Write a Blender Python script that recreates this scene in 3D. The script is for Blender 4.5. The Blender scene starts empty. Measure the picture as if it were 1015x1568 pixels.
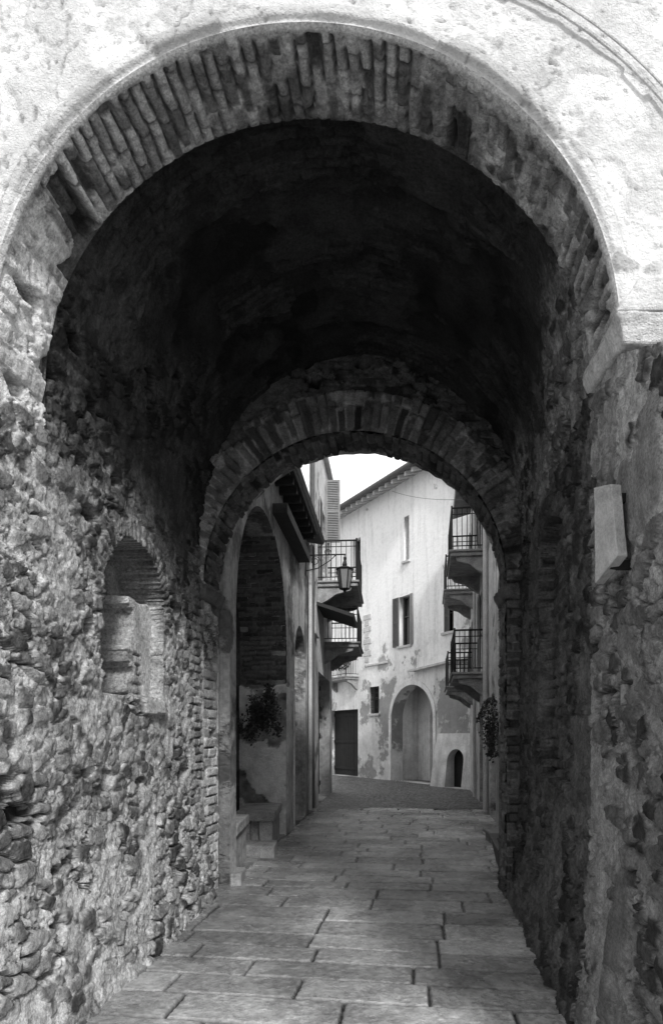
import bpy, math, random
import numpy as np
from mathutils import Vector, Matrix
random.seed(7); rng=np.random.RandomState(5)
SC=bpy.context.scene
# ------------------------------------------------------------------ noise
def H(ix,iy,k=0):
    v=np.sin(ix*127.1+iy*311.7+k*74.7)*43758.5453
    return v-np.floor(v)
def vn(x,y,k=0):
    xi=np.floor(x);yi=np.floor(y);fx=x-xi;fy=y-yi
    fx=fx*fx*(3-2*fx);fy=fy*fy*(3-2*fy)
    a=H(xi,yi,k);b=H(xi+1,yi,k);c=H(xi,yi+1,k);d=H(xi+1,yi+1,k)
    return (a*(1-fx)+b*fx)*(1-fy)+(c*(1-fx)+d*fx)*fy
def fbm(x,y,k=0,o=4):
    r=0;a=.5;t=0
    for i in range(o):
        r=r+a*vn(x*2**i,y*2**i,k+i*3.3);t+=a;a*=.5
    return r/t
def ss(a,b,x):
    t=np.clip((x-a)/(b-a),0,1);return t*t*(3-2*t)
def voro(x,y,k=0,jit=.9):
    xi=np.floor(x);yi=np.floor(y)
    F1=np.full(x.shape,9.);F2=np.full(x.shape,9.);ID=np.zeros(x.shape)
    for i in (-1,0,1):
        for j in (-1,0,1):
            cx=xi+i;cy=yi+j
            px=cx+.5+jit*(H(cx,cy,k)-.5);py=cy+.5+jit*(H(cx,cy,k+1.7)-.5)
            w=.7+.6*H(cx,cy,k+3.1)
            d=np.hypot(x-px,y-py)/w
            m=d<F1
            F2=np.where(m,F1,np.minimum(F2,d));ID=np.where(m,H(cx,cy,k+7.3),ID);F1=np.where(m,d,F1)
    return F1,F2,ID
# ------------------------------------------------------------------ materials
def nodes(name):
    m=bpy.data.materials.new(name);m.use_nodes=True
    nt=m.node_tree;return m,nt,nt.nodes,nt.links,nt.nodes['Principled BSDF']
def mth(nt,op,a,b=None,clamp=False):
    n=nt.nodes.new('ShaderNodeMath');n.operation=op;n.use_clamp=clamp
    for i,v in enumerate((a,b)):
        if v is None: continue
        if isinstance(v,(int,float)): n.inputs[i].default_value=v
        else: nt.links.new(v,n.inputs[i])
    return n.outputs[0]
def noise(nt,vec,scale,detail=5,rough=.6):
    n=nt.nodes.new('ShaderNodeTexNoise');n.inputs['Scale'].default_value=scale
    n.inputs['Detail'].default_value=detail;n.inputs['Roughness'].default_value=rough
    nt.links.new(vec,n.inputs['Vector']);return n.outputs[0]
def mapr(nt,v,a,b,c,d):
    n=nt.nodes.new('ShaderNodeMapRange');n.inputs[1].default_value=a;n.inputs[2].default_value=b
    n.inputs[3].default_value=c;n.inputs[4].default_value=d;nt.links.new(v,n.inputs[0]);return n.outputs[0]
def mat(name,base=.3,rough=.85,var=.5,vs=3.,bs=30.,bst=.4,bd=.01,attr=False,metal=0,streak=0,expose=0,exval=.15,grime=0,exs=1.3,fine=120,spec=.3,ravar=0,gz=2.2,exsoft=.015,exz=None,fvar=None):
    m,nt,N,L,B=nodes(name)
    g=N.new('ShaderNodeNewGeometry').outputs['Position']
    n1=noise(nt,g,vs,6,.65)
    n2=noise(nt,g,vs*9,5,.75)
    fv=var*.5 if fvar is None else fvar
    f=mth(nt,'ADD',mapr(nt,n1,.3,.7,1-var*.5,1+var*.5),mapr(nt,n2,.3,.7,-fv,fv))
    if attr:
        a=N.new('ShaderNodeAttribute');a.attribute_name='tone';c=mth(nt,'MULTIPLY',a.outputs['Fac'],f)
    else: c=mth(nt,'MULTIPLY',f,base)
    ex=None
    sp=N.new('ShaderNodeSeparateXYZ');L.new(g,sp.inputs[0])
    if streak:
        mp=N.new('ShaderNodeMapping');mp.inputs['Scale'].default_value=(3.5,3.5,.25);L.new(g,mp.inputs[0])
        s=noise(nt,mp.outputs[0],1.2,6,.65)
        c=mth(nt,'MULTIPLY',c,mapr(nt,s,.48,.72,1,1-streak))
    if expose:
        e=noise(nt,g,exs,8,.66)
        if exz: e=mth(nt,'ADD',e,mapr(nt,sp.outputs[2],exz[0],exz[1],.0,-.16))
        ex=mapr(nt,e,.60-expose*.2,.60-expose*.2+exsoft,0,1)
        mix=N.new('ShaderNodeMix');mix.data_type='FLOAT'
        L.new(ex,mix.inputs[0]);L.new(c,mix.inputs[2])
        L.new(mth(nt,'MULTIPLY',f,exval),mix.inputs[3]);c=mix.outputs[0]
    if grime:
        zz=mth(nt,'ADD',sp.outputs[2],mapr(nt,n1,.3,.7,-.3*gz,.3*gz))
        c=mth(nt,'MULTIPLY',c,mapr(nt,zz,-.2,gz,1-grime,1))
    c=mth(nt,'MINIMUM',mth(nt,'MAXIMUM',c,.004),.88)
    cb=N.new('ShaderNodeCombineColor')
    for i in range(3): L.new(c,cb.inputs[i])
    L.new(cb.outputs[0],B.inputs['Base Color'])
    if ravar:
        L.new(mapr(nt,n1,.35,.65,rough-ravar,rough+ravar),B.inputs['Roughness'])
    else: B.inputs['Roughness'].default_value=rough
    B.inputs['Metallic'].default_value=metal
    B.inputs['Specular IOR Level'].default_value=spec
    h=mth(nt,'ADD',noise(nt,g,bs,6,.7),mth(nt,'MULTIPLY',noise(nt,g,fine,3,.7),.35))
    if ex is not None: h=mth(nt,'SUBTRACT',h,mth(nt,'MULTIPLY',ex,1.0))
    bp=N.new('ShaderNodeBump');bp.inputs['Strength'].default_value=bst;bp.inputs['Distance'].default_value=bd
    L.new(h,bp.inputs['Height']);L.new(bp.outputs[0],B.inputs['Normal'])
    return m
M_rubble=mat('rubble_masonry',attr=True,rough=.9,var=.7,vs=5,bs=26,bst=1,bd=.04,fine=90,fvar=.6)
M_brick=mat('old_brick',attr=True,rough=.92,var=.6,vs=8,bs=35,bst=1,bd=.025,fine=110,fvar=.5)
M_facade=mat('lime_plaster',attr=True,rough=.9,var=.22,vs=3.5,bs=26,bst=1,bd=.03,fine=80,fvar=.14)
M_pave=mat('wet_paving_stone',attr=True,rough=.27,var=.45,vs=3,bs=34,bst=1,bd=.016,fine=90,spec=.9,ravar=.09,fvar=.35)
M_cobble=mat('cobbles',attr=True,rough=.45,var=.5,vs=3,bs=40,bst=.6,bd=.015,spec=.5)
M_ground=mat('ground_stone',base=.38,rough=.9,var=.4,vs=1.,bs=10)
M_stone=mat('cut_stone',base=.34,rough=.85,var=.8,vs=6,bs=30,bst=1,bd=.03)
M_corbel=mat('pale_stone',base=.60,rough=.85,var=.55,vs=6,bs=18,bst=1,bd=.035,fvar=.3)
M_plL=mat('plaster_arcade',base=.42,rough=.9,var=.7,vs=1.4,bs=14,bst=.9,bd=.03,streak=.5,expose=.35,exval=.14,grime=.35,exsoft=.06,exs=1.1)
M_plLd=mat('plaster_arcade_shaded',base=.14,rough=.9,var=.7,vs=1.4,bs=14,bst=.9,bd=.03,streak=.5,expose=.35,exval=.06,exsoft=.06,exs=1.1)  # dark copy of the arcade plaster, indoor shade put into its colour
M_plL2=mat('plaster_grey',base=.60,rough=.9,var=.5,vs=1.2,bs=14,bst=.7,bd=.03,streak=.35,expose=.1,exval=.2,grime=.45,exsoft=.05)
M_plA=mat('plaster_pale',base=.88,rough=.9,var=.14,vs=.9,bs=7,bst=.7,bd=.04,streak=.26,expose=.50,exval=.38,grime=.42,exs=.6,gz=5.0,exsoft=.04,exz=(3.5,6.4),fvar=.12)
M_plR=mat('plaster_side',base=.56,rough=.9,var=.6,vs=1.5,bs=12,bst=.8,bd=.03,streak=.45,expose=.2,exval=.16,grime=.4,exsoft=.06)
M_trim=mat('trim_stone',base=.5,rough=.85,var=.4,vs=4,bs=25)
M_iron=mat('wrought_iron',base=.02,rough=.55,var=.4,vs=10,bs=80,bst=.2,bd=.003,metal=.3)
M_wood=mat('dark_wood',base=.03,rough=.75,var=.7,vs=6,bs=40,bst=.5,bd=.01)
M_shut=mat('shutter_paint',base=.10,rough=.7,var=.4,vs=7,bs=50,bst=.3,bd=.005)
M_shutl=mat('shutter_faded',base=.24,rough=.75,var=.4,vs=7,bs=50,bst=.3,bd=.005)
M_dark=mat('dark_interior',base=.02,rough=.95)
M_tile=mat('roof_tile',base=.14,rough=.9,var=.6,vs=5,bs=20)
M_glass=mat('window_glass',base=.02,rough=.12,var=.2,bs=3,bst=.05,spec=.6)
M_leaf=mat('foliage',base=.045,rough=.6,var=.9,vs=14,bs=30,bst=.2)
M_lglass=mat('lantern_glass',base=.22,rough=.2,var=.2,bs=5,bst=.1,spec=.6)
M_render=mat('portal_plaster',base=.72,var=.3,bs=12,vs=2,bst=.6,bd=.03,grime=.35,streak=.3)
# ------------------------------------------------------------------ helpers
ctex=bpy.data.textures.new('weathering','CLOUDS');ctex.noise_scale=.09;ctex.noise_depth=4
def empty(name,loc=(0,0,0)):
    e=bpy.data.objects.new(name,None);e.location=loc;SC.collection.objects.link(e)
    bpy.context.view_layer.update();return e
def link(o,parent=None):
    SC.collection.objects.link(o)
    if parent is not None:
        o.parent=parent;o.matrix_parent_inverse=Matrix.Translation(parent.location).inverted()
    return o
def weather(o,st=.02,lv=4):
    s=o.modifiers.new('s','SUBSURF');s.subdivision_type='SIMPLE';s.levels=lv;s.render_levels=lv
    d=o.modifiers.new('d','DISPLACE');d.texture=ctex;d.strength=st;d.mid_level=.5;d.texture_coords='GLOBAL'
    return o
def sheet(name,P,h,N,tone,m,parent=None):
    nu,nv=P.shape[:2]
    V=(P+N*h[...,None]).reshape(-1,3).astype(np.float32)
    idx=np.arange(nu*nv).reshape(nu,nv)
    q=np.stack([idx[:-1,:-1],idx[1:,:-1],idx[1:,1:],idx[:-1,1:]],-1).reshape(-1)
    me=bpy.data.meshes.new(name);nf=q.size//4
    me.vertices.add(len(V));me.vertices.foreach_set('co',V.ravel())
    me.loops.add(q.size);me.loops.foreach_set('vertex_index',q.astype(np.int32))
    me.polygons.add(nf);me.polygons.foreach_set('loop_start',np.arange(0,nf*4,4,dtype=np.int32))
    me.polygons.foreach_set('loop_total',np.full(nf,4,dtype=np.int32))
    me.polygons.foreach_set('use_smooth',np.ones(nf,dtype=bool))
    me.update(calc_edges=True)
    a=me.attributes.new('tone','FLOAT','POINT');a.data.foreach_set('value',tone.ravel().astype(np.float32))
    me.materials.append(m);return link(bpy.data.objects.new(name,me),parent)
def upath(xl,xr,zs,rise,z0,Y,res=.013):
    hw=(xr-xl)/2;cx=(xr+xl)/2
    L=math.pi*math.sqrt((float(hw.mean())**2+rise**2)/2)
    nj=int((zs-z0)/res);na=int(L/res)
    zj=np.linspace(z0,zs,nj,endpoint=False);th=np.linspace(math.pi,0,na)
    o=np.ones_like(Y)
    X=np.concatenate([np.outer(np.ones(nj),xl),cx[None]+np.outer(np.cos(th),hw),np.outer(np.ones(nj),xr)])
    z=np.concatenate([zj,zs+rise*np.sin(th),zj[::-1]]);Z=np.outer(z,o)
    nx=np.concatenate([np.ones(nj),-np.cos(th)/float(hw.mean()),-np.ones(nj)])
    nz=np.concatenate([np.zeros(nj),-np.sin(th)/rise,np.zeros(nj)])
    l=np.hypot(nx,nz);NX=np.outer(nx/l,o);NZ=np.outer(nz/l,o)
    a=np.concatenate([zj-z0,(zs-z0)+L*(math.pi-th)/math.pi,(zs-z0)+L+(zs-zj[::-1])])
    T=np.concatenate([np.full(nj,math.pi),th,np.zeros(nj)])
    S=np.concatenate([-np.ones(nj),np.zeros(na),np.ones(nj)])
    return X,Z,NX,NZ,np.outer(a,o),np.outer(T,o),np.outer(S,o)
def rubble(a,b,k=0,sc=1.,mort=.42,cov=0.):
    wa=a+.07*(fbm(a*5,b*5,k+11)-.5)+.022*(vn(a*26,b*26,k+5)-.5);wb=b+.07*(fbm(a*5,b*5,k+17)-.5)+.022*(vn(a*26,b*26,k+6)-.5)
    F1,F2,I=voro(wb/(.165*sc),wa/(.100*sc),k)
    G1,G2,J=voro(wb/(.062*sc),wa/(.045*sc),k+40)
    d=F2-F1
    r2=H(np.floor(I*997),np.floor(I*313),2)
    st=ss(.10,.20,d)*ss(.95,.8,F1); sm=ss(.12,.25,G2-G1)*(J>.45)
    big=(I>.28)
    cover=ss(.52-cov,.62-cov,fbm(a*1.6,b*1.6,k+23)+.25*(fbm(a*9,b*9,k+24)-.5))
    st=st*big*(1-.85*cover*(r2<.6))
    sm=sm*(1-st)*(1-cover)
    f=fbm(a*20,b*20,k+31,5)
    h=.020*st*(.3+1.*I)+.007*sm+.026*(f-.5)+.010*cover+.035*(fbm(a*2,b*2,k+3)-.5)
    h=h+.018*st*(fbm(a*9+I*50,b*9,k+4)-.5)
    ts=.06+.34*r2**1.4+.16*(fbm(a*24+I*9,b*24,k+45)-.5)
    t=mort*(.5+1.*f);t=t*(1-st)+ts*st;t=t*(1-sm)+(.12+.38*J)*sm
    wash=ss(.40,.55,fbm(a*3.1,b*3.1,k+66))*(1-.75*cover)
    cr=ss(.12,.035,d)*wash*big
    t=t*(1-.9*cr);h=h-.036*cr
    cr2=ss(.10,.02,G2-G1)*wash*(1-st)*.8
    t=t*(1-.75*cr2);h=h-.012*cr2
    pit=(H(np.floor(I*531),np.floor(I*77),9)>.93)*ss(.08,.2,d)*(cover<.6)
    h=h-.09*pit;t=t*(1-.8*pit)
    return h,np.clip(t,.010,.8)
def bricks(a,b,wa,lb,k=0,mort=.3,lo=.1,hi=.36,off=.5,wear=.0,wob=1.):
    a=a+.012*wob*(vn(a*6,b*6,k+2)-.5)+.006*(vn(a*30,b*30,k+4)-.5);b=b+.02*wob*(vn(a*9,b*9,k+3)-.5)
    r=np.floor(a/wa);fa=a/wa-r
    bb=b/lb+off*(r%2)+.35*H(r,r*0+3,k);c=np.floor(bb);fb=bb-c
    ea=np.minimum(fa,1-fa)*wa;eb=np.minimum(fb,1-fb)*lb;e=np.minimum(ea,eb)
    s=ss(.003,.013,e);rd=H(r,c,k+5)
    f=fbm(a*28,b*28,k+6,4)
    worn=ss(.58-wear,.70-wear,fbm(a*6,b*6,k+9)+.3*(f-.5))
    h=.015*s*(.3+1.2*rd)+.016*(f-.5)-.008*worn*s
    gone=(H(r,c,k+8)>.95)*s*(1-worn)
    h=h-.045*gone
    t=mort*(.6+.8*f)*(1-s)+(lo+(hi-lo)*H(r,c,k+12))*(.75+.5*f)*s
    jd=(1-s)*ss(.42,.55,fbm(a*5,b*5,k+19));t=t*(1-.8*jd);h=h-.015*jd
    t=t*(1-worn*.6)+mort*(.6+.8*f)*worn*.6
    t=t*(1-.6*gone)
    return h,t
class MB:
    def __init__(s,F=None): s.v=[];s.f=[];s.F=F or (lambda a,b,c:(a,b,c))
    def hexa(s,p):
        n=len(s.v);s.v+= [s.F(*q) for q in p]
        s.f+=[tuple(n+i for i in f) for f in ((0,1,2,3),(7,6,5,4),(0,4,5,1),(1,5,6,2),(2,6,7,3),(3,7,4,0))]
    def box(s,x0,x1,y0,y1,z0,z1):
        s.hexa([(x0,y0,z0),(x1,y0,z0),(x1,y1,z0),(x0,y1,z0),(x0,y0,z1),(x1,y0,z1),(x1,y1,z1),(x0,y1,z1)])
    def cyl(s,p0,p1,r,n=6,r1=None):
        p0=Vector(s.F(*p0));p1=Vector(s.F(*p1));d=(p1-p0).normalized()
        u=d.orthogonal().normalized();w=d.cross(u);b=len(s.v);r1=r if r1 is None else r1
        for p,rr in((p0,r),(p1,r1)):
            for i in range(n):
                t=2*math.pi*i/n;s.v.append(tuple(p+u*math.cos(t)*rr+w*math.sin(t)*rr))
        for i in range(n):
            j=(i+1)%n;s.f.append((b+i,b+j,b+n+j,b+n+i))
        s.f.append(tuple(b+i for i in range(n))[::-1]);s.f.append(tuple(b+n+i for i in range(n)))
    def path(s,pts,r,n=6):
        for a,b in zip(pts[:-1],pts[1:]): s.cyl(a,b,r,n)
    def obj(s,name,m,parent=None,bev=0,sub=0):
        me=bpy.data.meshes.new(name);me.from_pydata([tuple(v) for v in s.v],[],s.f);me.update();me.materials.append(m)
        o=link(bpy.data.objects.new(name,me),parent)
        if bev:
            b=o.modifiers.new('b','BEVEL');b.width=bev;b.segments=2;b.limit_method='ANGLE'
        return o
def panel(name,F,outline,holes,thick,m,parent):
    cu=bpy.data.curves.new(name,'CURVE');cu.dimensions='2D';cu.fill_mode='BOTH';cu.extrude=thick/2
    for poly in [outline]+holes:
        sp=cu.splines.new('POLY');sp.points.add(len(poly)-1);sp.use_cyclic_u=True
        for i,(x,y) in enumerate(poly): sp.points[i].co=(x,y,0,1)
    t=bpy.data.objects.new('t',cu);SC.collection.objects.link(t);dg=bpy.context.evaluated_depsgraph_get();dg.update()
    me=bpy.data.meshes.new_from_object(t.evaluated_get(dg));bpy.data.objects.remove(t)
    for v in me.vertices:
        x,y,z=v.co;v.co=F(x,z-thick/2,y)
    me.name=name;me.materials.clear();me.materials.append(m);me.update()
    return link(bpy.data.objects.new(name,me),parent)
def rect(s0,s1,z0,z1): return [(s0,z0),(s1,z0),(s1,z1),(s0,z1)]
def arch(s0,s1,z0,z1,rise=None,n=20):
    r=(s1-s0)/2;rise=r if rise is None else rise;c=(s0+s1)/2;zs=z1-rise
    return [(s0,z0),(s1,z0)]+[(c+r*math.cos(math.pi*i/n),zs+rise*math.sin(math.pi*i/n)) for i in range(n+1)]
def stack(X,Y,Z): return np.stack([X,Y,Z],-1)
batL=lambda Z:.17*np.clip(1-Z/1.5,0,1)**1.6
batR=lambda Z:.12*np.clip(1-Z/1.2,0,1)**1.5

# ================================================================== GATEWAY
gate=empty('stone_archway',(0,5,0))
YF,YB=3.1,3.58
cxf=lambda Y:-.13+.125*(Y-3.1)
def wallcoord(A,Z,S): return np.where(S>0,30-Z,A)
Y=np.linspace(YF,YB,50)
X,Z,NX,NZ,A,T,S=upath(cxf(Y)-1.5,cxf(Y)+1.5,3.5,1.5,-.1,Y,.0100)
YY=np.broadcast_to(Y,X.shape)
B=YY-YF;Aw=wallcoord(A,Z,S)
hb,tb=bricks(A+.05*(B-.2)*(H(np.floor(A/.5),0*A,4)-.5),B+.05,.064,.21,3,mort=.50,lo=.10,hi=.52,wob=1.3)
hr,tr=rubble(Aw,YY,21,.9,mort=.58)
deg=np.degrees(math.pi-T)
left=ss(20,12,deg+12*(vn(A*3,B*6,5)-.5))
whit=ss(80,10,deg)
hb=hb*1.2*(1-.5*ss(60,25,deg))+.02*(fbm(A*3,B*3,15)-.5)
rub=ss(.66,.72,fbm(A*1.5,B*2.5,19,4))*(1-left)*ss(60,80,deg)*ss(150,130,deg)
h=hb*(1-left)+hr*left;t=tb*(1-left)+np.minimum(tr*1.7+.1,.78)*left
h=h*(1-rub)+(hr+.01)*rub;t=t*(1-rub)+np.minimum(tr*1.1,.6)*rub
t=t*(1+.55*whit)
rj=ss(172,178,deg);h=h*(1-rj)+hr*rj;t=t*(1-rj)+tr*.55*rj
lj=(S<0)&(Z<3.3);t=np.where(lj,tr,t)
big=ss(.5,.6,fbm(A*1.2,B*1.5,55));t=t*(1-.35*big*(deg>80)*(deg<165))
rim=ss(.06,.03,B+.05*(fbm(A*5,B*5,8)-.5))*(deg>2)*(deg<178)
h=h*(1-rim)+.014*rim;t=t*(1-rim)+.5*rim
pt=((deg>24)&(deg<37)&(B>.08)).astype(float)*ss(.42,.5,vn(A*6,B*6,3));h=h-.06*pt;t=t*(1-.8*pt)
ruin=((deg>118)&(deg<123)&(B>.22)).astype(float);h=h-.04*ruin;t=t*(1-.6*ruin)
edge=np.where(S==0,ss(0,.02,B)*(.35+.65*ss(.48,.46,B)),1)
h=h*edge+np.where(S<0,batL(Z),0)+np.where(S>0,batR(Z),0)
sheet('entrance_arch_soffit',stack(X,YY,Z),h,stack(NX,0*NX,NZ),np.minimum(t,.8),M_brick,gate)
# front facade round the arch
nT=110;off=np.linspace(0,1,nT)**1.25*1.3
Xc,Zc,nx,nz,a,th,S=upath(np.array([cxf(3.1)-1.5]),np.array([cxf(3.1)+1.5]),3.5,1.5,-.1,np.array([3.1]),.0125)
XX=Xc-nx*off;ZZ=Zc-nz*off
O=np.broadcast_to(off,XX.shape);AA=np.broadcast_to(a,XX.shape);SS=np.broadcast_to(S,XX.shape)
f=fbm(XX*7,ZZ*7,51,5);wob=.03*(fbm(AA*3,AA*0,3)-.5)
mould=ss(.085+wob,.065+wob,O)*ss(0,.03,O)
line=ss(.010,.0,np.abs(O-.078-wob))
pits=ss(.80,.84,fbm(XX*30,ZZ*30,4,2))
e1=fbm(XX*1.6,ZZ*1.6,77,6);lay=ss(.535,.545,e1);crack=ss(.005,.0,np.abs(fbm(XX*1.1,ZZ*1.1,88,6)-.5))
lowp=ss(4.4,3.6,ZZ)*ss(.38,.55,fbm(XX*3,ZZ*3,12))
hr,tr=rubble(ZZ,XX,141,.9,mort=.7,cov=.1)
h=.028*(f-.5)+.024*mould-.014*pits+.014*lay-.008*crack-.010*line
t=.72-.12*mould-.22*pits-.10*lay+.26*(f-.5)-.25*crack-.4*line
h=h*(1-lowp)+hr*lowp*.8;t=t*(1-lowp)+np.minimum(tr*1.3+.1,.75)*lowp
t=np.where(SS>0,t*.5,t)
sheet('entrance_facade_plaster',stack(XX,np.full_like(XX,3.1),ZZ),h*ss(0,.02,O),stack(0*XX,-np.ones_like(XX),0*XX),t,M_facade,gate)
FW=lambda s,o,z:(s,3.13-o,z)
c0=cxf(3.1)
Rr=1.5+1.27
hole=[(c0-Rr,-.2)]+[(c0-Rr*math.cos(math.pi*i/40),3.5+Rr*math.sin(math.pi*i/40)) for i in range(41)]+[(c0+Rr,-.2)]
panel('entrance_facade_wall',FW,[(-6,-.2)]+hole+[(6,-.2),(6,7.0),(-6,7.0)],[],.3,mat('lime_plaster_outer',base=.70,rough=.9,var=.2,vs=2,bs=14),gate)
# main tunnel lining
Y=np.linspace(3.575,6.52,236)
Lx=-1.571+.086*(Y-3.57);Rx=1.429+.1556*(Y-3.57)
X,Z,NX,NZ,A,T,S=upath(Lx,Rx,3.5,1.85,-.1,Y,.0125)
YY=np.broadcast_to(Y,X.shape)+0;Aw=wallcoord(A,Z,S)
h,t=rubble(Aw,YY,21,.9,mort=.58)
deg=np.degrees(math.pi-T)
h2,t2=rubble(Aw,YY,61,1.1,mort=.62)
lowm=ss(1.5,1.0,Z+.6*(fbm(Aw,YY,4)-.5))*ss(3.6,3.9,YY)
h=h*(1-lowm)+1.3*h2*lowm;t=t*(1-lowm)+t2*lowm
pl=ss(24,46,deg+30*(fbm(A*2,YY*2,9)-.5))*ss(176,148,deg+24*(fbm(A*2,YY*2,19)-.5))
fp=fbm(A*5,YY*5,91,5);l1=ss(.50,.52,fbm(A*1.1,YY*1.1,93,5));l2=ss(.60,.62,fbm(A*2.3,YY*2.3,97,5))
seam=ss(4.35,4.38,YY+.1*(fbm(A*3,YY*0,3)-.5))
hbv,tbv=bricks(YY,A,.075,.26,131,mort=.08,lo=.02,hi=.07)
bare=ss(.52,.54,fbm(A*1.7,YY*1.7,133,5))*.8
hv=.04*(fp-.5)+.02*l1-.02*l2-.05*seam+hbv*bare;tv=(.032+.025*l1-.016*l2+.06*(fp-.5))*(1-.3*seam);tv=tv*(1-bare)+tbv*bare*.8
h=h*(1-pl)+hv*pl
sideF=1-.45*ss(150,178,deg)  # right haunch and wall: shade painted into the tone
upper_shade=np.where(deg<90,1-.87*ss(2.5,3.7,A-.1+.5*(fbm(A*2,YY*2,41)-.5)),1)  # shade high on the left wall, painted as a darker tone
t=t*upper_shade*sideF;t=np.where(S>0,t*.42,t);t=t*(1-pl)+np.maximum(tv,.010)*pl  # right wall tone cut further to imitate its lack of light
h=h+np.where(S<0,batL(Z),0)+np.where(S>0,batR(Z),0)
# niche in left wall
lw=(S<0)
wy=YY+.05*(fbm(A*6,YY*6,33)-.5);wz=Z+.05*(fbm(A*6,YY*6,34)-.5)
q=(wy-4.87)/.57;inside=(np.abs(q)<1)&(wz>1.92)&(wz<2.55+.5*np.sqrt(np.clip(1-q*q,0,1)))&lw
hb,tb=bricks(Z,YY,.075,.25,14,mort=.6,lo=.25,hi=.5)
infill=inside&(wy>4.95+.05*np.floor(vn(Z*9,Z*0,3)*3))&(wz<2.68)
h=np.where(inside,-.32+.03*fp,h);t=np.where(inside,.28+.4*(fp-.5),t)
lay=ss(.40,.45,fbm(A*3,YY*3,71))
h=np.where(infill,-.11+hb*.6*(1-lay)+.012*lay+.02*fp,h);t=np.where(infill,(.60+.4*(fbm(A*12,YY*12,72)-.5))*lay+tb*(1-lay),t)
rr=np.sqrt((wy-4.87)**2/.57**2+(np.clip(wz-2.55,0,9))**2/.5**2)
ring=(rr>1)&(rr<1.30)&(wz>2.5)&lw
an=np.arctan2((wz-2.55)/.5,q)
hk,tk=bricks(an*.62,(rr-1)*.55,.06,.3,17,mort=.45,lo=.08,hi=.30)
h=np.where(ring,hk+.015,h);t=np.where(ring,tk,t)
sill=(wy>4.95)&(wy<5.40)&(wz>1.78)&(wz<1.90)&lw
h=np.where(sill,.045+.01*fp,h);t=np.where(sill,.6,t)
for (py,pz,ry,rz) in ((4.35,1.32,.07,.06),(4.9,1.25,.07,.06),(5.2,.95,.05,.05),(3.9,.75,.06,.05),(5.75,2.75,.09,.1),(4.6,.55,.05,.05),(4.1,2.3,.05,.05)):
    mk=ss(1.15,.85,np.hypot((wy-py)/ry,(wz-pz)/rz))*lw;h=h-.2*mk;t=t*(1-.7*mk)
qm=lw&(YY>6.15+.12*(np.floor(Z/.16)%2))&(Z>.9);hq,tq=bricks(Z,YY,.08,.3,71,mort=.62,lo=.14,hi=.45)
h=np.where(qm,hq+.02,h);t=np.where(qm,tq*np.where(Z>2.8,.5,1),t)
rw=S>0
q=(wy-4.75)/.55;door_=(np.abs(q)<1)&(wz<2.75+.45*np.sqrt(np.clip(1-q*q,0,1)))&rw&(wz>1.3)
hb,tb=bricks(Z,YY,.08,.26,27,mort=.16,lo=.04,hi=.16)
h=np.where(door_,-.10+hb,h);t=np.where(door_,tb,t)
rr=np.sqrt(q*q+(np.clip(wz-2.75,0,9)/.45)**2);ring=(rr>1)&(rr<1.3)&rw&(wz>2.7)
h=np.where(ring,hb+.02,h);t=np.where(ring,tb,t)
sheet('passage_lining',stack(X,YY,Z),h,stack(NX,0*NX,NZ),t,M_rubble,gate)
ux=np.linspace(0,1,12)
xa,za,nxa,nza,_,_,sa=upath(np.array([cxf(YB)-1.5]),np.array([cxf(YB)+1.5]),3.5,1.5,-.1,np.array([0.]),.03)
XX=xa-nxa*ux*.4;ZZ=za-nza*ux*.4
sheet('arch_back_step',stack(XX,np.full_like(XX,3.585),ZZ),0*XX,stack(0*XX,np.ones_like(XX),0*XX),np.full_like(XX,.1),M_rubble,gate)
# inner (far) arch wall facing the passage
IL,IR=-1.27,1.74
off=np.linspace(0,.95,80)
Xc,Zc,nx,nz,a,th,S=upath(np.array([IL]),np.array([IR]),3.175,1.485,-.1,np.array([0.]),.0125)
XX=Xc-nx*off;ZZ=Zc-nz*off;O=np.broadcast_to(off,XX.shape);AA=np.broadcast_to(a,XX.shape);SS=np.broadcast_to(S,XX.shape)
hv,tv=bricks(AA,O+.02,.078,.42,33,mort=.34,lo=.05,hi=.20,off=.12)
hc,tc=bricks(ZZ,XX,.085,.3,37,mort=.20,lo=.04,hi=.15);hr,tr=rubble(ZZ,XX,81,.8,mort=.3)
ringm=(O<.37+.03*H(np.floor(AA/.078),0*AA,3))&(SS==0)
mixm=ss(.45,.55,fbm(XX*2,ZZ*2,5))
h=np.where(ringm,hv*1.3+.03,hc*(1-mixm)+hr*mixm);t=np.where(ringm,tv*(1+.9*ss(4.2,3.2,ZZ)*(XX<0)),(tc*(1-mixm)+tr*.5*mixm)*.7)
jm=(SS!=0);hj,tj=bricks(ZZ,XX,.085,.24,39,mort=.5,lo=.15,hi=.42);h=np.where(jm,hj*1.4,h);t=np.where(jm,tj,t)
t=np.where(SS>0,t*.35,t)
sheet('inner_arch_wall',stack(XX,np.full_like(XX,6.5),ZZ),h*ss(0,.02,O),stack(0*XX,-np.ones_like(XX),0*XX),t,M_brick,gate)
Y=np.linspace(6.5,7.0,42)
X,Z,NX,NZ,A,T,S=upath(IL+.132*(Y-6.5),IR+.132*(Y-6.5),3.175,1.485,-.1,Y,.0125)
YY=np.broadcast_to(Y,X.shape)
hb,tb=bricks(A,YY,.082,.26,43,mort=.3,lo=.06,hi=.22);hr,tr=rubble(A,YY,85,.7,mort=.7)
hq,tq=bricks(A,YY,.1,.3,44,mort=.75,lo=.25,hi=.65)
mm=ss(.45,.6,fbm(A*1.5,YY*1.5,6));hj=hq*(1-mm)+hr*mm;tj=tq*(1-mm)+tr*mm
h=np.where(S==0,hb,hj);t=np.where(S==0,tb*.7,tj);t=np.where(S>0,t*.35,t)
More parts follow.
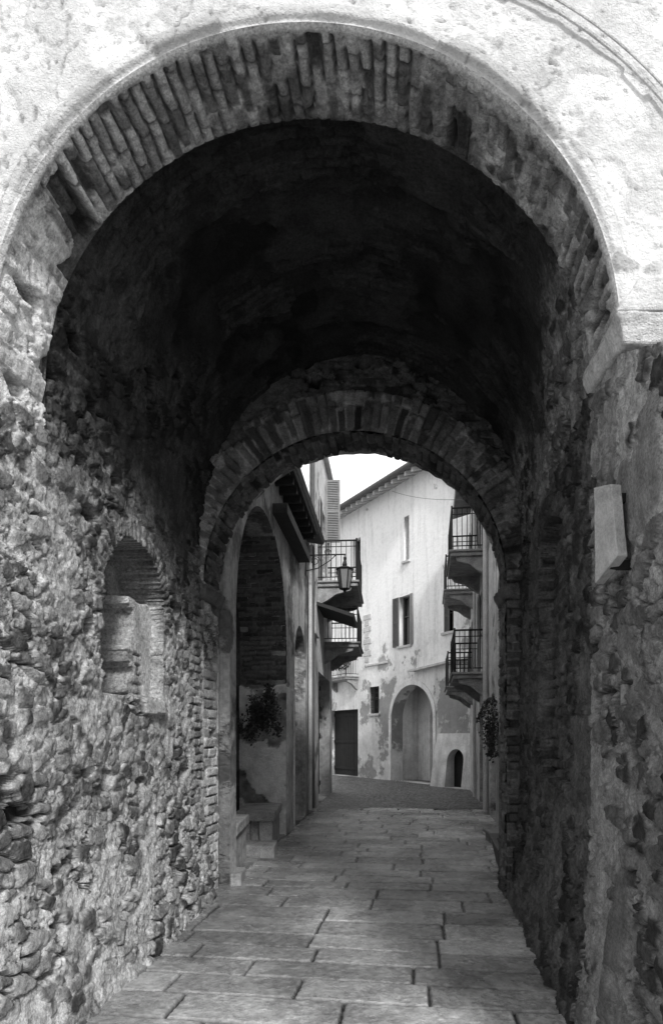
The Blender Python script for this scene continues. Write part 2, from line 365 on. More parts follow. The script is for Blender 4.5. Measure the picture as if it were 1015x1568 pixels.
h=h+.02*(vn(A*5,YY*3,8)-.5)-np.where(S<0,.02,0)
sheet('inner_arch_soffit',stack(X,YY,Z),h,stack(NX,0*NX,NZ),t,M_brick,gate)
FB=lambda s,o,z:(s,7.0+o+.02,z)
cI=(IL+IR)/2+.066;hI=(IR-IL)/2
hole=[(cI-hI,-.2)]+[(cI-hI*math.cos(math.pi*i/60),3.175+1.485*math.sin(math.pi*i/60)) for i in range(61)]+[(cI+hI,-.2)]
hole=[(x+random.uniform(-.012,.012),z+random.uniform(-.022,.006)) for x,z in hole]
panel('rear_wall',FB,[(-6,-.2)]+hole+[(6,-.2),(6,7.),(-6,7.)],[],.04,M_plL,gate)
mb=MB();mb.box(-5.98,-2.1,3.3,6.97,-.2,6.98);mb.box(2.4,5.98,3.3,6.97,-.2,6.98);mb.box(-2.1,2.4,3.3,6.97,5.75,6.98)
mb.obj('core_masonry',M_stone,gate)
mb=MB();mb.hexa([(-6.2,2.8,6.99),(6.2,2.8,6.99),(6.2,7.4,6.99),(-6.2,7.4,6.99),(-6.2,5,7.9),(6.2,5,7.9),(6.2,5.2,7.9),(-6.2,5.2,7.9)]);mb.obj('tiled_roof',M_tile,gate)
u_=np.linspace(0,1,310);yy=np.linspace(2.3,3.11,74)
YY,UU=np.meshgrid(yy,u_);ZZ=-.1+UU*(3.52-.5*(3.1-YY));h,t=rubble(30-ZZ,YY,21,.9,mort=.58)
fl=ss(.66,.72,fbm(ZZ*1.5,YY*1.5,7,5));h=h*(1-fl)+(.015+.02*fbm(ZZ*9,YY*9,2))*fl;t=t*(1-fl)+(.30+.2*(fbm(ZZ*15,YY*15,3)-.5))*fl
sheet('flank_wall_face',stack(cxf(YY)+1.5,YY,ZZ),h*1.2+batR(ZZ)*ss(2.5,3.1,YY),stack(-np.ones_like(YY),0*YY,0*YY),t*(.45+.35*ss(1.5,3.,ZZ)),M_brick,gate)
mb=MB();mb.hexa([(1.36,2.3,-.1),(2.8,2.3,-.1),(2.8,3.08,-.1),(1.46,3.08,-.1),(1.36,2.3,3.0),(2.8,2.3,3.0),(2.8,3.08,3.39),(1.46,3.08,3.39)]);mb.obj('flank_wall_core',M_stone,gate)
ZZ=-.1+UU*3.4;h,t=rubble(ZZ+.1,YY,21,.9,mort=.58)
sheet('left_flank_face',stack(cxf(YY)-1.5,YY,ZZ),h+batL(ZZ),stack(np.ones_like(YY),0*YY,0*YY),t,M_brick,gate)
mb=MB();mb.box(-2.8,-1.78,2.3,3.08,-.1,3.3);mb.obj('left_flank_core',M_stone,gate)
# corbels
mb=MB();mb.hexa([(1.33,2.98,3.40),(1.9,2.98,3.38),(1.9,3.6,3.38),(1.39,3.57,3.47),(1.28,2.93,3.52),(1.9,2.93,3.52),(1.9,3.6,3.52),(1.36,3.57,3.56)])
mb.hexa([(1.28,2.93,3.521),(1.9,2.93,3.521),(1.9,3.6,3.521),(1.36,3.57,3.561),(1.40,2.97,3.70),(1.9,2.97,3.72),(1.9,3.6,3.72),(1.45,3.57,3.71)])
weather(mb.obj('right_corbel',M_corbel,gate,bev=.012),.02,4)
mb=MB();mb.hexa([(-2,3.06,3.42),(-1.60,3.06,3.42),(-1.57,3.56,3.42),(-2,3.56,3.42),(-2,3.06,3.56),(-1.59,3.06,3.54),(-1.55,3.56,3.54),(-2,3.56,3.56)])
weather(mb.obj('left_corbel',M_corbel,gate,bev=.012),.03,4)
mb=MB();mb.hexa([(-1.4,6.44,2.98),(-1.26,6.44,2.98),(-1.19,7.03,2.98),(-1.4,7.03,2.98),(-1.4,6.42,3.13),(-1.21,6.42,3.12),(-1.13,7.05,3.12),(-1.4,7.05,3.13)])
mb.hexa([(2.,6.44,2.98),(1.72,6.44,2.98),(1.78,7.03,2.98),(2.,7.03,2.98),(2.,6.42,3.13),(1.68,6.42,3.13),(1.74,7.05,3.13),(2,7.05,3.13)])
weather(mb.obj('inner_imposts',mat('dark_impost',base=.16,var=.8,vs=6,bs=30,bst=1,bd=.03),gate,bev=.02),.04,4)
pq=MB();pq.hexa([(1.22,3.03,2.316),(1.25,2.86,2.40),(1.30,2.87,2.40),(1.27,3.05,2.316),(1.215,3.03,2.76),(1.23,2.88,2.72),(1.28,2.89,2.72),(1.265,3.05,2.76)])
weather(pq.obj('stone_plaque',mat('grey_slab',base=.42,rough=.8,var=.5,vs=9,bs=30,bst=.8,bd=.015),None,bev=.004),.008,4)
pq=MB();pq.box(1.25,1.40,2.93,2.96,2.36,2.40);pq.box(1.25,1.40,2.93,2.96,2.66,2.70);pq.obj('plaque_bracket',M_iron,bpy.data.objects['stone_plaque'])
cb=MB();pts=[(c0+2.02*math.cos(a)+.12,3.06,3.35+1.95*math.sin(a)) for a in np.linspace(.1,1.35,40)]
cb.path(pts,.009);cb.path([(x+.03,y,z+.035) for x,y,z in pts],.006);cb.obj('facade_conduit',M_corbel,None)

# ================================================================== GROUND
mb=MB();mb.v=[(-300,-300,-.14),(300,-300,-.14),(300,300,-.14),(-300,300,-.14)];mb.f=[(0,1,2,3)];mb.obj('ground',M_ground)
def paving(x0,x1,y0,y1,res,ny=None):
    xs=np.arange(x0,x1,res);ys=np.arange(y0,y1,res);XX,YY=np.meshgrid(xs,ys)
    a=YY*.9915+XX*.13;b=XX*.9915-YY*.13
    a=a+.025*(fbm(XX*.5,YY*.5,3)-.5)*2+.006*(vn(XX*8,YY*8,1)-.5);b=b+.012*(vn(XX*5,YY*5,2)-.5)
    edges=[0.];r=random.Random(4)
    while edges[-1]<18: edges.append(edges[-1]+r.uniform(.30,.44))
    edges=np.array(edges);k=np.clip(np.searchsorted(edges,a)-1,0,len(edges)-2)
    e0=edges[k];e1=edges[k+1];da=np.minimum(a-e0,e1-a)
    lb=.75+.45*H(k*1.,k*0.,4);bb=(b+9)/lb+H(k*1.,k*0.,8);c=np.floor(bb);fb=bb-c;db=np.minimum(fb,1-fb)*lb
    e=np.minimum(da,db)-.006*vn(XX*14,YY*14,6);s=ss(.001,.014,e);rd=H(k*1.,c,5)
    ch=fbm(XX*24,YY*24,12,3)
    tilt=(rd-.5)*.02*(a-e0-.2)+(H(k*1.,c,6)-.5)*.02*(fb-.5)
    h=-.028*(1-s)+.011*(ch-.5)*s+tilt+.006*(rd-.5)+.02*(fbm(XX*.7,YY*.7,22)-.5)
    t=(.20+.22*rd+.26*(ch-.5))*s+.008*(1-s)
    t=t*(.72+.56*ss(.35,.65,fbm(XX*1.6,YY*1.6,33)))*(.75+.35*ss(-1.2,.4,XX-.13*YY+.6))
    return XX,YY,h,np.clip(t,.008,.6)
XX,YY,h,t=paving(-1.9,2.3,3.2,7.2,.0105)
sheet('street_paving',stack(XX,YY,0*XX),h,stack(0*XX,0*XX,1+0*XX),t,M_pave)
pv=bpy.data.objects['street_paving']
XX,YY,h,t=paving(-2.2,3.4,7.18,14.9,.0175)
sheet('far_paving',stack(XX,YY,0*XX-.002),h,stack(0*XX,0*XX,1+0*XX),t,M_pave,pv)
XX,YY,h,t=paving(-2.2,3.4,1.2,3.22,.03)
sheet('near_paving',stack(XX,YY,0*XX-.004),h,stack(0*XX,0*XX,1+0*XX),t,M_pave,pv)
xs=np.arange(-3,7,.034);ys=np.arange(14.7,31,.034);XX,YY=np.meshgrid(xs,ys)
r=np.hypot(XX-1.5,YY-12);an=np.arctan2(XX-1.5,YY-12)
F1,F2,I=voro(an*16/.13,r/.13,5,.45)
s=ss(.05,.3,F2-F1);h=.024*s*(1-.4*F1)+.04*(fbm(XX*.5,YY*.5,2)-.5);t=(.08+.15*I)*s+.012*(1-s)
sheet('cobbled_street',stack(XX,YY,0*XX-.01),h,stack(0*XX,0*XX,1+0*XX),t,M_cobble)
mb=MB();mb.v=[(-30,-12,-.05),(30,-12,-.05),(30,1.3,-.05),(-30,1.3,-.05)];mb.f=[(0,1,2,3)];mb.obj('forecourt_paving',M_ground)

# ================================================================== DETAIL BUILDERS
def window(F,s0,s1,z0,z1,o,parent,name='window'):
    w=MB(F);f=.05
    w.box(s0,s1,o-.03,o+.03,z0,z0+f);w.box(s0,s1,o-.03,o+.03,z1-f,z1)
    w.box(s0,s0+f,o-.03,o+.03,z0+f,z1-f);w.box(s1-f,s1,o-.03,o+.03,z0+f,z1-f)
    c=(s0+s1)/2;w.box(c-.025,c+.025,o-.02,o+.02,z0+f,z1-f)
    zm=z0+(z1-z0)*.6;w.box(s0+f,c-.026,o-.015,o+.015,zm-.015,zm+.015);w.box(c+.026,s1-f,o-.015,o+.015,zm-.015,zm+.015)
    w.obj(name+'_frame',M_shut,parent)
    g=MB(F);g.box(s0,s1,o-.06,o-.04,z0,z1);g.obj(name+'_glass',M_glass,parent)
    si=MB(F);si.box(s0-.08,s1+.08,-.02,.08,z0-.09,z0-.004);si.obj(name+'_sill',M_trim,parent,bev=.01)
def shutter(F,s0,s1,z0,z1,o,parent,m=M_shut,name='shutter'):
    w=MB(F);f=.05;d=.03
    w.box(s0,s0+f,o,o+d,z0,z1);w.box(s1-f,s1,o,o+d,z0,z1)
    for z in (z0,(z0+z1)/2-f/2,z1-f): w.box(s0+f,s1-f,o,o+d,z,z+f)
    z=z0+f
    while z<z1-f:
        w.hexa([(s0+f,o+.002,z+.03),(s1-f,o+.002,z+.03),(s1-f,o+.008,z+.036),(s0+f,o+.008,z+.036),
                (s0+f,o+.022,z),(s1-f,o+.022,z),(s1-f,o+.028,z+.006),(s0+f,o+.028,z+.006)])
        z+=.045
    w.box(s0+f,s1-f,o-.004,o+.001,z0+f,z1-f)
    return w.obj(name,m,parent)
def door(F,s0,s1,z0,z1,o,parent,m=M_wood):
    w=MB(F);n=max(3,int((s1-s0)/.16));d=(s1-s0)/n
    for i in range(n): w.box(s0+i*d+.004,s0+(i+1)*d-.004,o-.04,o+.0+random.uniform(0,.008),z0,z1)
    for z in (z0+.25,(z0+z1)/2,z1-.25): w.box(s0,s1,o+.009,o+.03,z,z+.12)
    w.obj('door_leaf',m,parent)
def balcony(F,s0,s1,z,dep,parent,rh=.98,name='balcony',sp=.11):
    b=MB(F);b.box(s0,s1,-.02,dep,z-.09,z);b.box(s0-.04,s1+.04,-.02,dep+.04,z+.001,z+.05)
    k=max(2,int((s1-s0)/1.1)+1)
    for i in range(k):
        s=s0+.12+(s1-s0-.24)*i/(k-1)
        pts=[(0,z-.09),(dep*.85,z-.09),(dep*.8,z-.17),(dep*.45,z-.25),(dep*.25,z-.38),(0,z-.5)]
        n=len(b.v)
        for e in (-.07,.07): b.v+=[b.F(s+e,max(p[0],-.01),p[1]-.002) for p in pts]
        m=len(pts);b.f.append(tuple(n+i2 for i2 in range(m)));b.f.append(tuple(n+m+i2 for i2 in range(m))[::-1])
        for j in range(m): j2=(j+1)%m;b.f.append((n+j,n+j2,n+m+j2,n+m+j))
    b.obj(name+'_slab',M_stone,parent,bev=.012)
    r=MB(F);zb=z+.14;zt=z+rh;e=dep-.03
    for zz,rr in ((zb,.012),(zt,.02),(zt-.14,.010)):
        r.path([(s0+.03,0,zz),(s0+.03,e,zz),(s1-.03,e,zz),(s1-.03,0,zz)],rr)
    for s,o in ((s0+.03,e),(s1-.03,e)): r.cyl((s,o,z+.05),(s,o,zt+.05),.02)
    s=s0+.03+sp
    while s<s1-.03: r.cyl((s,e,z+.05 if random.random()<.2 else zb),(s,e,zt),.0085,5);s+=sp
    o=e-sp
    while o>0.03:
        r.cyl((s0+.03,o,zb),(s0+.03,o,zt),.0085,5);r.cyl((s1-.03,o,zb),(s1-.03,o,zt),.0085,5);o-=sp
    r.obj(name+'_railing',M_iron,parent)
def plant(name,c,rad,n=900,size=.05,parent=None,droop=0):
    v=[];f=[];rr=np.random.RandomState(int(abs(c[0]*100+c[1]*10))%999)
    cl=rr.normal(size=(18,3))*.55
    for i in range(n):
        p=cl[rr.randint(18)]+rr.normal(size=3)*.2
        l=np.linalg.norm(p);p=p/max(l*.85,1)
        P=Vector((c[0]+p[0]*rad[0],c[1]+p[1]*rad[1],c[2]+p[2]*rad[2]-droop*(p[0]**2+p[1]**2)))
        d=Vector(rr.normal(size=3)).normalized();u=d.orthogonal().normalized();s=size*rr.uniform(.5,1.2)
        b=len(v);w=d.cross(u)*s*.4
        v+=[P,P+u*s*.5+w,P+u*s+d*s*.15,P+u*s*.5-w];f.append((b,b+1,b+2,b+3))
    me=bpy.data.meshes.new(name);me.from_pydata([tuple(q) for q in v],[],f);me.materials.append(M_leaf)
    o=link(bpy.data.objects.new(name,me),parent)
    st=MB()
    for i in range(14):
        q=cl[i];l=max(np.linalg.norm(q),1)
        st.cyl((c[0],c[1],c[2]-rad[2]*.6),(c[0]+q[0]/l*rad[0]*.8,c[1]+q[1]/l*rad[1]*.8,c[2]+q[2]/l*rad[2]*.8),.007,5,.003)
    s=st.obj('stems',M_wood,o);s.matrix_parent_inverse=Matrix.Identity(4)
    return o

# ================================================================== LEFT SIDE HOUSES
FL=lambda y,o,z:(-1.74+.091*y+o*.996,y-o*.09,z)
ah=empty('arcade_house',(-2,10,0))
panel('street_wall',FL,[(7.06,-.1),(13.9,-.1),(13.9,5.7),(7.06,5.7)],
      [arch(7.35,10.8,0.02,4.72,1.75,32),arch(11.8,13.3,.02,3.75,.75)],.75,M_plL,ah)
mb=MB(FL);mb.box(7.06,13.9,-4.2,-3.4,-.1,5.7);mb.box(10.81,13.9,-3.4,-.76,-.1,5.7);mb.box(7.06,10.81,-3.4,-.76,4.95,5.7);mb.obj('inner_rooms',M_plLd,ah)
mb=MB(FL);mb.box(11.8,13.3,-.7,-.62,0,3.74);mb.obj('doorway_dark',M_wood,ah)
door(FL,11.85,13.25,0.02,2.6,-.5,ah)
mb=MB(FL)
mb.hexa([(9.3,-.2,5.52),(12.6,-.2,5.52),(12.6,.32,5.50),(9.3,.32,5.50),(9.3,-.2,5.62),(12.6,-.2,5.62),(12.6,.34,5.56),(9.3,.34,5.56)])
for i in range(9): mb.box(9.4+i*.38,9.48+i*.38,-.02,.28,5.40,5.515)
mb.box(9.6,12.3,.0,.22,4.9,5.05)
mb.obj('eave',M_wood,ah)
mb=MB(FL);mb.hexa([(7.1,-4.2,6.6),(13.9,-4.2,6.6),(13.9,.3,5.70),(7.1,.3,5.70),(7.1,-4.2,6.7),(13.9,-4.2,6.7),(13.9,.34,5.78),(7.1,.34,5.78)]);mb.obj('roof',M_tile,ah)
# pillar reveal: rough render below, bare dark brick following the arch intrados above
th_=np.concatenate([np.zeros(150),np.linspace(0,1.2,110)])
yr=9.075+1.725*np.cos(th_)-.012;zr=np.concatenate([np.linspace(0,2.97,150),2.97+1.75*np.sin(th_[150:])])
oo=np.linspace(-.76,.02,40)
OO,ZR=np.meshgrid(oo,zr);YR=np.meshgrid(oo,yr)[1];TH=np.meshgrid(oo,th_)[1]
f=fbm(OO*6,ZR*6,5,5);ly=ss(.48,.5,fbm(OO*2.4,ZR*2.4,8,5))
P=np.stack([-1.74+.091*YR+OO*.996,YR-OO*.09,ZR],-1)
arc_=np.concatenate([zr[:150],2.97+1.74*th_[150:]]);AR=np.meshgrid(oo,arc_)[1]
hb,tb=bricks(AR,OO,.08,.28,7,mort=.20,lo=.05,hi=.2)
up=ss(2.42,2.46,ZR+.1*(vn(OO*8,ZR*0,3)-.5))
hh=(.05*(f-.3)+.025*ly+.03)*(1-up)+hb*up
tt=(.30+.45*ly+.6*(f-.5))*(1-up)+tb*up
sheet('pillar_render',P,hh,stack(-.09*np.cos(TH),-np.cos(TH),-np.sin(TH)),np.clip(tt,.03,.8),M_facade,ah)
mb=MB(FL);mb.box(10.77,11.35,-.76,.05,0,2.45);mb.obj('pillar_plinth',M_plL2,ah,bev=.03)
mb=MB(FL);mb.cyl((13.6,.06,0.1),(13.6,.06,5.6),.04,8);mb.cyl((11.2,.08,0.1),(11.2,.08,2.4),.02,8);mb.obj('downpipe',M_trim,ah)

bh=empty('balcony_house',(-2,16,0))
panel('street_wall',FL,[(13.91,-.1),(19.3,-.1),(19.3,8.8),(13.91,8.8)],
      [rect(15.7,18.6,.02,3.2),rect(16.2,17.2,5.35,7.4),rect(14.5,15.1,4.0,5.2),rect(17.9,18.6,5.6,7.2)],.4,M_plL2,bh)
mb=MB(FL);mb.box(13.92,19.29,-6,-.5,-.1,8.8);mb.obj('house_body',M_plL2,bh)
door(FL,15.7,18.6,.02,3.2,-.3,bh);window(FL,16.2,17.2,5.35,7.4,-.2,bh);window(FL,14.5,15.1,4.,5.2,-.2,bh,'side_window');window(FL,17.9,18.6,5.6,7.2,-.2,bh,'upper_window')
balcony(FL,15.5,18.0,5.28,.95,bh,rh=1.0,sp=.12)
balcony(FL,17.0,19.1,4.05,.9,bh,rh=.9,name='lower_balcony')
mb=MB(FL);mb.hexa([(15.3,0,4.72),(16.9,0,4.72),(16.9,.85,4.42),(15.3,.85,4.42),(15.3,0,4.80),(16.9,0,4.80),(16.9,.88,4.50),(15.3,.88,4.50)]);mb.obj('door_canopy',M_wood,bh)
FP=lambda a,b,z:FL(17.25-b,a,z)
shutter(FP,.02,.40,6.75,8.4,0,bh,M_shutl,'open_shutter')
shutter(FL,15.65,16.15,5.35,7.4,.02,bh,M_shutl,'wall_shutter')
mb=MB(FL);mb.box(13.8,19.4,-.3,.12,8.81,8.90);mb.obj('cornice',M_trim,bh)
mb=MB(FL);mb.cyl((14.05,.06,0.1),(14.05,.06,8.7),.045,8);mb.obj('drainpipe',M_shut,bh)

lan=empty('wall_lantern',(0,13.3,5))
b=MB(FL);Ly=13.3
b.path([(Ly,0,5.32),(Ly,.82,5.32)],.014);b.path([(Ly,0,5.0),(Ly,.25,5.05),(Ly,.5,5.2),(Ly,.62,5.31)],.01)
for (cx,cz,r0) in ((.2,5.2,.1),(.45,5.37,.07)):
    b.path([(Ly,cx+r0*(1-.04*i)*math.cos(i*.6),cz+r0*(1-.04*i)*math.sin(i*.6)) for i in range(18)],.008)
b.cyl((Ly,.8,5.32),(Ly,.8,5.18),.012);b.box(Ly-.05,Ly+.05,0,.02,4.9,5.42)
C=.8
def ring(z,r,n=6): return [(Ly+r*math.sin(2*math.pi*i/n),C+r*math.cos(2*math.pi*i/n),z) for i in range(n)]
prof=[(5.18,.03),(5.12,.05),(5.08,.045),(5.04,.17),(5.02,.19)]
for (za,ra),(zb,rb) in zip(prof[:-1],prof[1:]):
    n=len(b.v);b.v+=[b.F(*p) for p in ring(za,ra)+ring(zb,rb)]
    for i in range(6): b.f.append((n+i,n+(i+1)%6,n+6+(i+1)%6,n+6+i))
t0,t1=ring(5.02,.17),ring(4.62,.10)
for i in range(6):
    b.cyl(t0[i],t1[i],.011,5);b.cyl(t0[i],t0[(i+1)%6],.012,5);b.cyl(t1[i],t1[(i+1)%6],.012,5)
b.cyl((Ly,C,4.62),(Ly,C,4.52),.05,6,.01);b.cyl((Ly,C,5.18),(Ly,C,5.26),.02,6,.03)
b.obj('lantern_frame',M_iron,lan)
g=MB(FL);t0,t1=ring(5.02,.155),ring(4.62,.09);g.v=[g.F(*p) for p in t0+t1];g.f=[(i,(i+1)%6,6+(i+1)%6,6+i) for i in range(6)];g.obj('lantern_glass',M_lglass,lan)

def bench(x0,x1,y0,y1,z,name='stone_bench'):
    b=MB();b.box(x0,x1,y0,y1,z-.13,z);b.box(x0+.04,x0+.2,y0+.05,y1-.05,-.06,z-.131);b.box(x1-.22,x1-.03,y0+.05,y1-.05,-.06,z-.131);b.box(x0+.2,x1-.22,y0+.15,y1-.05,-.06,z-.131)
    return weather(b.obj(name,M_stone,None,bev=.015),.02,3)
bench(-1.55,-1.08,7.5,8.6,.60);bench(-1.35,-.80,9.15,10.5,.56)
mb=MB();mb.box(-1.6,-.76,8.7,9.2,-.06,.16);mb.box(-2.6,-.98,7.1,7.5,-.06,.12);mb.obj('stone_step',M_stone,None,bev=.015)
plant('hanging_plant',(-1.10,10.35,1.98),(.30,.25,.46),1700,.055,droop=.1)

# ================================================================== FAR HOUSE
FA=lambda s,o,z:(.22+.487*s-.874*o,28-.874*s-.487*o,z)
fh=empty('pale_corner_house',(4,25,0))
panel('front_wall',FA,[(-4,-.1),(9.4,-.1),(9.4,8.7),(6.5,10.9),(-4,10.9)],
  [arch(4.15,6.65,.02,3.5,1.2,32),rect(4.65,5.35,4.95,6.75),rect(4.95,5.25,8.0,9.6),rect(2.65,3.3,2.55,3.6),
   rect(7.2,7.7,5.1,6.2),rect(1.35,1.95,8.5,9.7),rect(-.7,1.75,.02,2.78)],.5,M_plA,fh)
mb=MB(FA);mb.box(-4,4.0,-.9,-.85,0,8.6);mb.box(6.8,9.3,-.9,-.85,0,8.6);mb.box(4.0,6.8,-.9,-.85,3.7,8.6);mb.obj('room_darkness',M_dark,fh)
mb=MB(FA);mb.box(-4,6.4,-7,-1.75,-.1,10.8);mb.box(6.41,9.4,-7,-1.75,-.1,8.6);mb.box(-4,3.99,-1.75,-.95,-.1,10.8);mb.box(6.81,9.4,-1.75,-.95,-.1,8.6);mb.box(4,6.8,-1.75,-.95,3.8,10.8);mb.obj('house_body',M_plA,fh)
mb=MB(FA);mb.box(4.0,6.8,-1.74,-1.5,0,3.79);mb.box(4.0,4.14,-1.5,-.5,0,3.79);mb.box(6.66,6.8,-1.5,-.5,0,3.79);mb.obj('portal_back_wall',M_render,fh)
panel('portal_inner_arch',lambda s,o,z:FA(s,o-1.2,z),rect(4.15,6.65,0,3.79),[arch(4.9,6.5,.02,3.1,.8)],.25,M_render,fh)
door(FA,-.7,1.75,.02,2.78,-.3,fh,mat('tarred_door',base=.014,rough=.8,var=.6,bs=30))
window(FA,4.65,5.35,4.95,6.75,-.2,fh);window(FA,4.95,5.25,8.,9.6,-.3,fh,'slit_window');window(FA,2.65,3.3,2.55,3.6,-.2,fh,'low_window')
window(FA,7.2,7.7,5.1,6.2,-.2,fh,'end_window');window(FA,1.35,1.95,8.5,9.7,-.2,fh,'attic_window')
shutter(FA,4.27,4.64,4.95,6.75,.02,fh,M_shut);shutter(FA,5.36,5.5,4.95,6.75,.02,fh,M_shutl);shutter(FA,7.2,7.45,5.1,6.2,-.05,fh)
g=MB(FA)
for i in range(6): g.cyl((2.68+.12*i,-.05,2.55),(2.68+.12*i,-.05,3.6),.012,5)
for z in (2.8,3.1,3.35): g.cyl((2.65,-.05,z),(3.3,-.05,z),.01,5)
g.obj('window_grille',M_iron,fh)
t_=MB(FA);t_.box(2.3,3.9,0,.05,4.42,4.5);t_.hexa([(5.55,0,3.95),(9.3,0,4.15),(9.3,.25,4.12),(5.55,.25,3.92),(5.55,0,4.05),(9.3,0,4.25),(9.3,.25,4.20),(5.55,.25,4.0)])
for i,z in enumerate(np.arange(4.6,6.5,.24)): t_.box(2.2 if i%2 else 2.3,2.75 if i%2 else 2.6,0,.03,z,z+.2)
t_.obj('string_courses',M_trim,fh,bev=.01)
pp=arch(4.15,6.65,.02,3.5,1.2,32);po=arch(4.0,6.8,.02,3.68,1.35,32)
s_=MB(FA);n=len(pp)
for i in range(2,n-1):
    a1,a2,b1,b2=pp[i],pp[i+1],po[i],po[i+1]
    s_.hexa([(a1[0],0,a1[1]),(a2[0],0,a2[1]),(b2[0],0,b2[1]),(b1[0],0,b1[1]),(a1[0],.035,a1[1]),(a2[0],.035,a2[1]),(b2[0],.035,b2[1]),(b1[0],.035,b1[1])])
s_.box(4.0,4.149,0,.035,0,2.3);s_.box(6.651,6.8,0,.035,0,2.3)
s_.obj('portal_surround',M_render,fh)
panel('cellar_buttress',lambda s,o,z:FA(s,o+.42-.12*z,z),[(7.0,-.05),(9.3,-.05),(9.3,1.75),(7.15,1.75),(7.05,1.2)],[arch(7.75,8.55,.02,1.25,.38)],.4,M_render,fh)
mb=MB(FA);mb.box(7.7,8.6,.012,.02,0,1.3);mb.obj('cellar_shade_sheet',M_dark,fh)  # flat dark sheet standing in for the shade inside the cellar arch
rf=MB(FA)
rf.hexa([(-4.3,-3.5,12.4),(6.75,-3.5,12.4),(6.75,.75,10.78),(-4.3,.75,10.78),(-4.3,-3.5,12.5),(6.75,-3.5,12.5),(6.75,.78,10.88),(-4.3,.78,10.88)])
rf.obj('roof',M_tile,fh)
rf=MB(FA)
for i in range(28): rf.hexa([(-4.1+.4*i,-.1,10.92),(-4.0+.4*i,-.1,10.92),(-4.0+.4*i,.68,10.63),(-4.1+.4*i,.68,10.63),(-4.1+.4*i,-.1,11.04),(-4.0+.4*i,-.1,11.04),(-4.0+.4*i,.68,10.77),(-4.1+.4*i,.68,10.77)])
rf.obj('rafters',M_trim,fh)
rf=MB(FA);rf.path([(-4.3,.86,10.82),(6.8,.86,10.82)],.07,8);rf.obj('gutter',M_shut,fh)
rf=MB(FA);rf.hexa([(6.4,-.6,10.85),(9.5,-.6,8.6),(9.5,.25,8.6),(6.4,.25,10.85),(6.4,-.6,11.0),(9.5,-.6,8.75),(9.5,.25,8.75),(6.4,.25,11.0)]);rf.obj('verge',M_tile,fh)
balcony(FA,-.1,1.8,4.05,.6,fh,rh=.85,name='flower_balcony')
plant('balcony_flowers',FA(.85,.45,4.75),(.65,.5,.32),1300,.07)

# ================================================================== RIGHT HOUSES
FR=lambda y,o,z:(1.29+.147*y-o*.989,y+o*.145,z)
rh=empty('tall_balcony_house',(4,14,0))
panel('street_wall',FR,[(7.06,-.1),(20,-.1),(20,8.4),(7.06,8.4)],
  [rect(14.9,15.9,5.75,7.9),rect(18.6,19.4,5.75,7.7),rect(14.9,15.9,3.05,5.1),rect(18.6,19.4,3.05,4.9),
   arch(12.4,13.5,.02,2.5,.5),rect(15.2,16.2,.02,2.3),arch(11.0,12.1,3.0,4.6,.5),rect(17.8,18.6,.02,2.1)],.4,M_plR,rh)
mb=MB(FR);mb.box(7.06,20,-6,-.5,-.1,8.4);mb.obj('house_body',M_plR,rh)
for (a,b_,z0,z1) in ((14.9,15.9,5.75,7.9),(18.6,19.4,5.75,7.7),(14.9,15.9,3.05,5.1),(18.6,19.4,3.05,4.9)):
    window(FR,a,b_,z0,z1,-.2,rh);shutter(FR,a-.5,a-.01,z0,z1,.02,rh,M_shutl);shutter(FR,b_+.01,b_+.5,z0,z1,.02,rh,M_shutl)
door(FR,12.4,13.5,.02,2.5,-.3,rh);door(FR,15.2,16.2,.02,2.3,-.3,rh,M_shut);door(FR,17.8,18.6,.02,2.1,-.3,rh)
balcony(FR,14.3,16.4,5.7,.78,rh,name='balcony_a');balcony(FR,18.1,19.9,5.7,.8,rh,name='balcony_b')
balcony(FR,14.3,16.4,3.0,.72,rh,name='balcony_c');balcony(FR,18.1,19.9,3.0,.75,rh,name='balcony_d')
mb=MB(FR)
for y in (13.9,17.2,14.05): mb.cyl((y,.06,0.05),(y,.06,8.3),.045,8)
mb.path([(10.5,.04,6.1),(14.2,.04,6.05),(19.8,.04,6.0)],.015);mb.obj('drainpipes',M_trim,rh)
mb=MB(FR);mb.hexa([(7.1,-4,9.6),(20.3,-4,9.6),(20.3,.5,8.42),(7.1,.5,8.42),(7.1,-4,9.7),(20.3,-4,9.7),(20.3,.52,8.54),(7.1,.52,8.54)]);mb.obj('roof',M_tile,rh)
mb=MB();mb.box(2.42,2.75,9.5,10.3,-.05,.12);mb.box(2.39,2.78,9.45,10.35,.121,.18);mb.obj('low_stone_ledge',M_stone,None,bev=.02)
tr=MB();tr.hexa([(1.96,7.4,-.02),(2.30,7.4,-.02),(2.46,8.5,-.02),(2.14,8.5,-.02),(1.88,7.35,.32),(2.32,7.35,.32),(2.48,8.55,.32),(2.08,8.55,.32)])
tr.hexa([(1.86,7.32,.321),(2.34,7.32,.321),(2.50,8.58,.321),(2.06,8.58,.321),(1.86,7.32,.35),(2.34,7.32,.35),(2.50,8.58,.35),(2.06,8.58,.35)])
tr.obj('stone_trough',mat('dark_trough_stone',base=.12,var=.6,vs=6),None,bev=.01)
plant('wall_creeper',(2.95,12.0,1.75),(.22,.45,.5),1200,.06)
cb=MB();p0=Vector((2.2,23.8,10.6));p1=Vector((3.55,15.5,7.3))
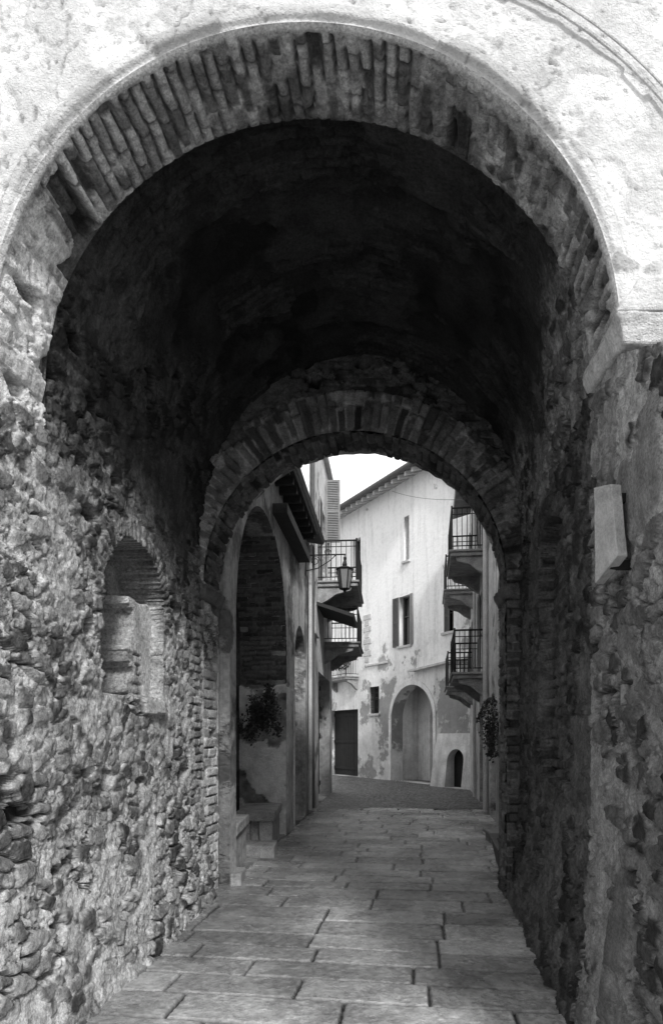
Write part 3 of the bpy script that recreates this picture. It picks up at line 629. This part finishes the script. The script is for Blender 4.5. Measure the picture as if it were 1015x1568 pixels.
cb.path([tuple(p0.lerp(p1,i/24)-Vector((0,0,.15*4*(i/24)*(1-i/24)))) for i in range(25)],.006);cb.obj('overhead_cable',M_iron)

# ================================================================== LIGHT
W=bpy.data.worlds.new("World");SC.world=W;W.use_nodes=True;nt=W.node_tree
sky=nt.nodes.new('ShaderNodeTexSky');sky.sky_type='NISHITA';sky.sun_disc=False
EL=math.radians(38);AZ=math.radians(164)
sky.sun_elevation=EL;sky.sun_rotation=AZ;sky.air_density=1;sky.dust_density=3;sky.ozone_density=1
bw=nt.nodes.new('ShaderNodeRGBToBW');nt.links.new(sky.outputs[0],bw.inputs[0])
tc=nt.nodes.new('ShaderNodeTexCoord');cn=noise(nt,tc.outputs['Generated'],1.6,6,.55)
cl=mapr(nt,cn,.3,.7,8.6,11.0)
mx=nt.nodes.new('ShaderNodeMix');mx.data_type='FLOAT';mx.inputs[0].default_value=.88
nt.links.new(bw.outputs[0],mx.inputs[2]);nt.links.new(cl,mx.inputs[3])
cc=nt.nodes.new('ShaderNodeCombineColor')
for i in range(3): nt.links.new(mx.outputs[0],cc.inputs[i])
bg=nt.nodes['Background'];nt.links.new(cc.outputs[0],bg.inputs[0]);bg.inputs[1].default_value=.15
ld=bpy.data.lights.new('sun','SUN');ld.energy=3.6;ld.angle=math.radians(8);ld.color=(1,.998,.992)
so=bpy.data.objects.new('sun',ld);SC.collection.objects.link(so)
D=Vector((math.sin(AZ)*math.cos(EL),math.cos(AZ)*math.cos(EL),math.sin(EL)))
so.rotation_euler=D.to_track_quat('Z','Y').to_euler();so.location=(3,-8,12)
# ================================================================== CAMERA
cd=bpy.data.cameras.new('camera');co=bpy.data.objects.new('camera',cd);SC.collection.objects.link(co)
co.location=(0,0,1.6);co.rotation_euler=(math.pi/2,0,0)
cd.sensor_fit='VERTICAL';cd.sensor_height=36;cd.lens=36*1000/1568;cd.shift_y=.2207;cd.clip_start=.05;cd.clip_end=1000
SC.camera=co
SC.view_settings.view_transform='Standard';SC.view_settings.look='None';SC.view_settings.exposure=0
